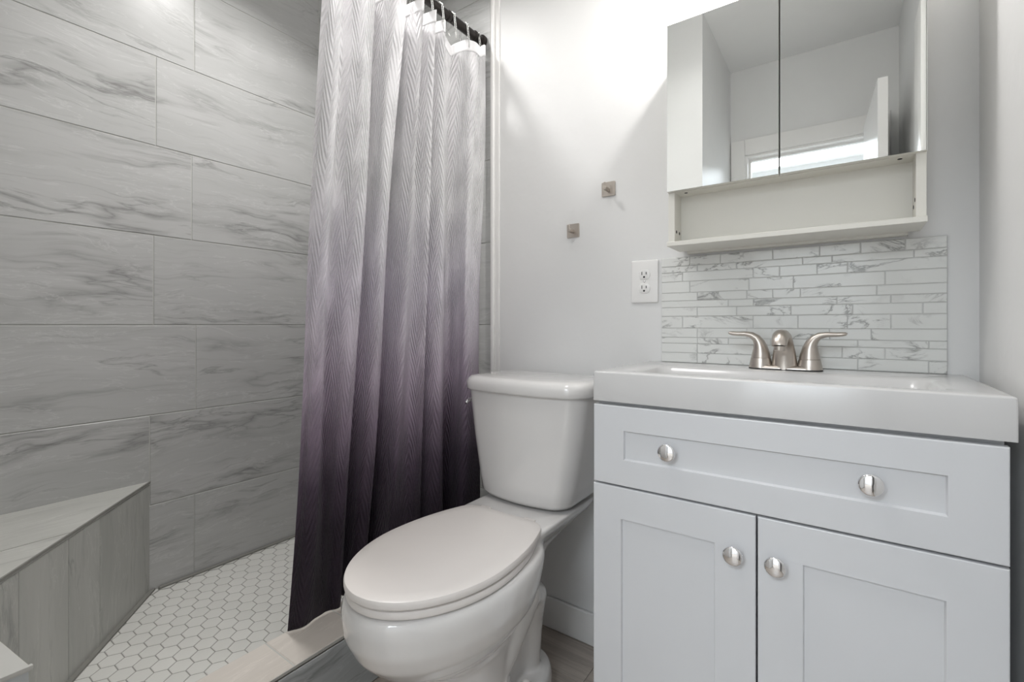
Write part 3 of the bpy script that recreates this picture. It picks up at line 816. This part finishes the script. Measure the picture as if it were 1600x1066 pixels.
# ------------------------------------------------------------------ medicine cabinet
MX0, MX1, MF, MZ0, MZ1, MD = -.378, .134, 1.23, 1.2275, 1.802, 1.3695
mc = tag(empty('medicine_cabinet', (-.122, 1.30, MZ0)), 'white mirrored medicine cabinet with open shelf above the backsplash', 'medicine cabinet')
tb = .0165; yb = YB-.001
bm = bmesh.new()
bx(bm, MX0, MX0+tb, MF+.012, yb, MZ0+.011, MZ1, .0008, 1); bx(bm, MX1-tb, MX1, MF+.012, yb, MZ0+.011, MZ1, .0008, 1)
bx(bm, MX0+tb, MX1-tb, MF+.018, yb, MD-.001, MD+.014); bx(bm, MX0+tb, MX1-tb, MF+.018, yb, MZ1-.016, MZ1)
bx(bm, MX0+tb, MX1-tb, 1.300, 1.306, MZ0+.011, MZ1-.016)
obj('body', bm, 'cream', mc)
box('bottom_shelf', MX0-.0005, MX1+.0005, MF, 1.345, MZ0, MZ0+.0115, 'cream', mc, .0008, 1)
box('hanging_rail', MX0+.02, MX1-.02, 1.346, yb, MZ0-.006, MZ0+.03, 'cream', mc)
xm = (MX0+MX1)/2
for a, b_ in ((MX0, xm-.0014), (xm+.0014, MX1)):
    dd = box('mirror_door', a, b_, MF+.0035, MF+.0170, MD, MZ1+.001, 'cream', mc)
    g = box('mirror_glass', a+.0004, b_-.0004, MF, MF+.0035, MD+.0004, MZ1+.0006, 'mirror', dd)
    g['label'] = 'clear mirror glass facing the room'
box('door_gap_shade', xm-.0035, xm+.0035, MF+.0172, MF+.0178, MD+.014, MZ1-.002, 'dark', mc)  # black strip standing in for the shade inside the door gap
def hole(p, ax):
    bm = bmesh.new(); lathe(bm, [(.0042, 0), (.0042, .0006), (.003, .0003)], ax, p, 14)
    o = obj('screw_hole', bm, 'dark', mc); return o
for p, ax in (((MX0+.040, 1.262, MD-.0012), (0, 0, -1)), ((MX1-.040, 1.262, MD-.0012), (0, 0, -1)),
              ((MX0+tb, 1.258, 1.268), (1, 0, 0)), ((MX0+tb, 1.285, 1.268), (1, 0, 0)),
              ((MX1-tb, 1.255, 1.278), (-1, 0, 0)), ((MX1-tb, 1.28, 1.268), (-1, 0, 0))): hole(p, ax)

# ------------------------------------------------------------------ outlet and wall hooks
ox0, ox1, oz0, oz1 = -.527, -.445, 1.0885, 1.2155
ou = tag(empty('wall_outlet', ((ox0+ox1)/2, YB, (oz0+oz1)/2)), 'white double power outlet on the wall left of the backsplash', 'outlet')
bm = bmesh.new(); cx, cz = (ox0+ox1)/2, (oz0+oz1)/2
rings = []
for i_, y in ((0, YB-.0005), (0, YB-.003), (.0015, YB-.0055), (.005, YB-.0065)):
    rings.append([Vector((p.x, y, p.y)) for p in rrect(cx, cz, 0, (ox1-ox0)/2-i_, (oz1-oz0)/2-i_, .004, 4)])
loft(bm, rings); o = obj('cover_plate', bm, 'plastic', ou, True); sharp(o, 30)
for dz in (.0205, -.0205):
    bm = bmesh.new()
    pts = [(math.cos(a)*.0172, max(-.0142, min(.0142, math.sin(a)*.0172))) for a in [2*PI*k/40 for k in range(40)]]
    loft(bm, [[Vector((cx+x*s, y, cz+dz+z*s)) for x, z in pts] for s, y in ((1, YB-.006), (1, YB-.0078), (.93, YB-.0084))])
    rc = obj('receptacle', bm, 'plastic', ou, True); sharp(rc, 30)
    bm = bmesh.new()
    bx(bm, cx-.0076, cx-.0054, YB-.0087, YB-.008, cz+dz-.001, cz+dz+.0085); bx(bm, cx+.0054, cx+.0076, YB-.0087, YB-.008, cz+dz, cz+dz+.0075)
    lathe(bm, [(.0030, 0), (.0030, .0007)], (0, -1, 0), (cx, YB-.008, cz+dz-.0072), 14)
    s_ = obj('slots', bm, 'dark', rc)
bm = bmesh.new(); lathe(bm, [(.0032, 0), (.0028, .0012), (.0005, .0014)], (0, -1, 0), (cx, YB-.0065, cz), 14); obj('screw', bm, 'steel', ou, True)

def wallhook(x, z, label):
    h_ = tag(empty('wall_hook', (x, YB, z)), label, 'hook', 'square nickel hooks on the wall')
    bm = bmesh.new(); r = .0225
    loft(bm, [[Vector((p.x, y, p.y)) for p in rrect(x, z, 0, r-i_, r-i_, .003, 4)] for i_, y in ((0, YB-.0005), (0, YB-.003), (.0006, YB-.0036))])
    sharp(obj('back_plate', bm, 'nickel', h_, True), 30)
    bm = bmesh.new(); lathe(bm, [(.0062, .0), (.0062, .030), (.0056, .0306)], (0, -1, 0), (x, YB-.0036, z-.003), 20)
    bx(bm, x-.0030, x+.0030, YB-.0335, YB-.0300, z-.001, z+.015, .001, 1)
    sharp(obj('peg', bm, 'nickel', h_, True), 30)
wallhook(-.602, 1.448, 'square brushed nickel hook on the wall, the upper one nearer the mirror')
wallhook(-.726, 1.332, 'square brushed nickel hook on the wall, the lower one nearer the curtain')

# ------------------------------------------------------------------ vanity light (its lower tip shows above the cabinet)
bxx, byy, bzz = BULB
vl = tag(empty('vanity_light', (bxx, YB, bzz+.12)), 'wall light with a wire cage glowing above the mirrored cabinet', 'wall light')
bm = bmesh.new(); lathe(bm, [(.055, 0), (.055, .012), (.04, .02), (.012, .024), (.012, .12)], (0, -1, 0), (bxx, YB-.001, bzz+.14), 28)
tube(bm, [(bxx, byy+.02, bzz+.14), (bxx, byy+.005, bzz+.135), (bxx, byy, bzz+.12), (bxx, byy, bzz+.07)], .009, 12)
sharp(obj('arm', bm, 'chrome', vl, True))
bm = bmesh.new()
for k in range(8):
    a = 2*PI*k/8+.2; rr = .056
    tube(bm, [(bxx+.018*math.cos(a), byy+.018*math.sin(a), bzz+.085), (bxx+rr*math.cos(a), byy+rr*math.sin(a), bzz+.04), (bxx+rr*.9*math.cos(a), byy+rr*.9*math.sin(a), bzz-.02), (bxx+.034*math.cos(a), byy+.034*math.sin(a), bzz-.088), (bxx, byy, bzz-.099)], .0011, 6)
o = obj('wire_cage', bm, 'steel', vl, True)
bm = bmesh.new()
for k in range(1):
    x, y, z = bxx, byy, bzz-.098
    loft(bm, [[Vector((x+r*math.cos(2*PI*q/6), y+r*math.sin(2*PI*q/6), z+h)) for q in range(6)] for r, h in ((.0005, -.008), (.006, 0), (.0005, .006))])
obj('crystal_drop', bm, 'crystal', vl)
bm = bmesh.new(); lathe(bm, [(.0005, -.012), (.008, -.008), (.012, 0), (.010, .012), (.006, .022)], (0, 0, 1), (bxx, byy, bzz+.045), 20)
obj('bulb', bm, 'bulb', vl, True)
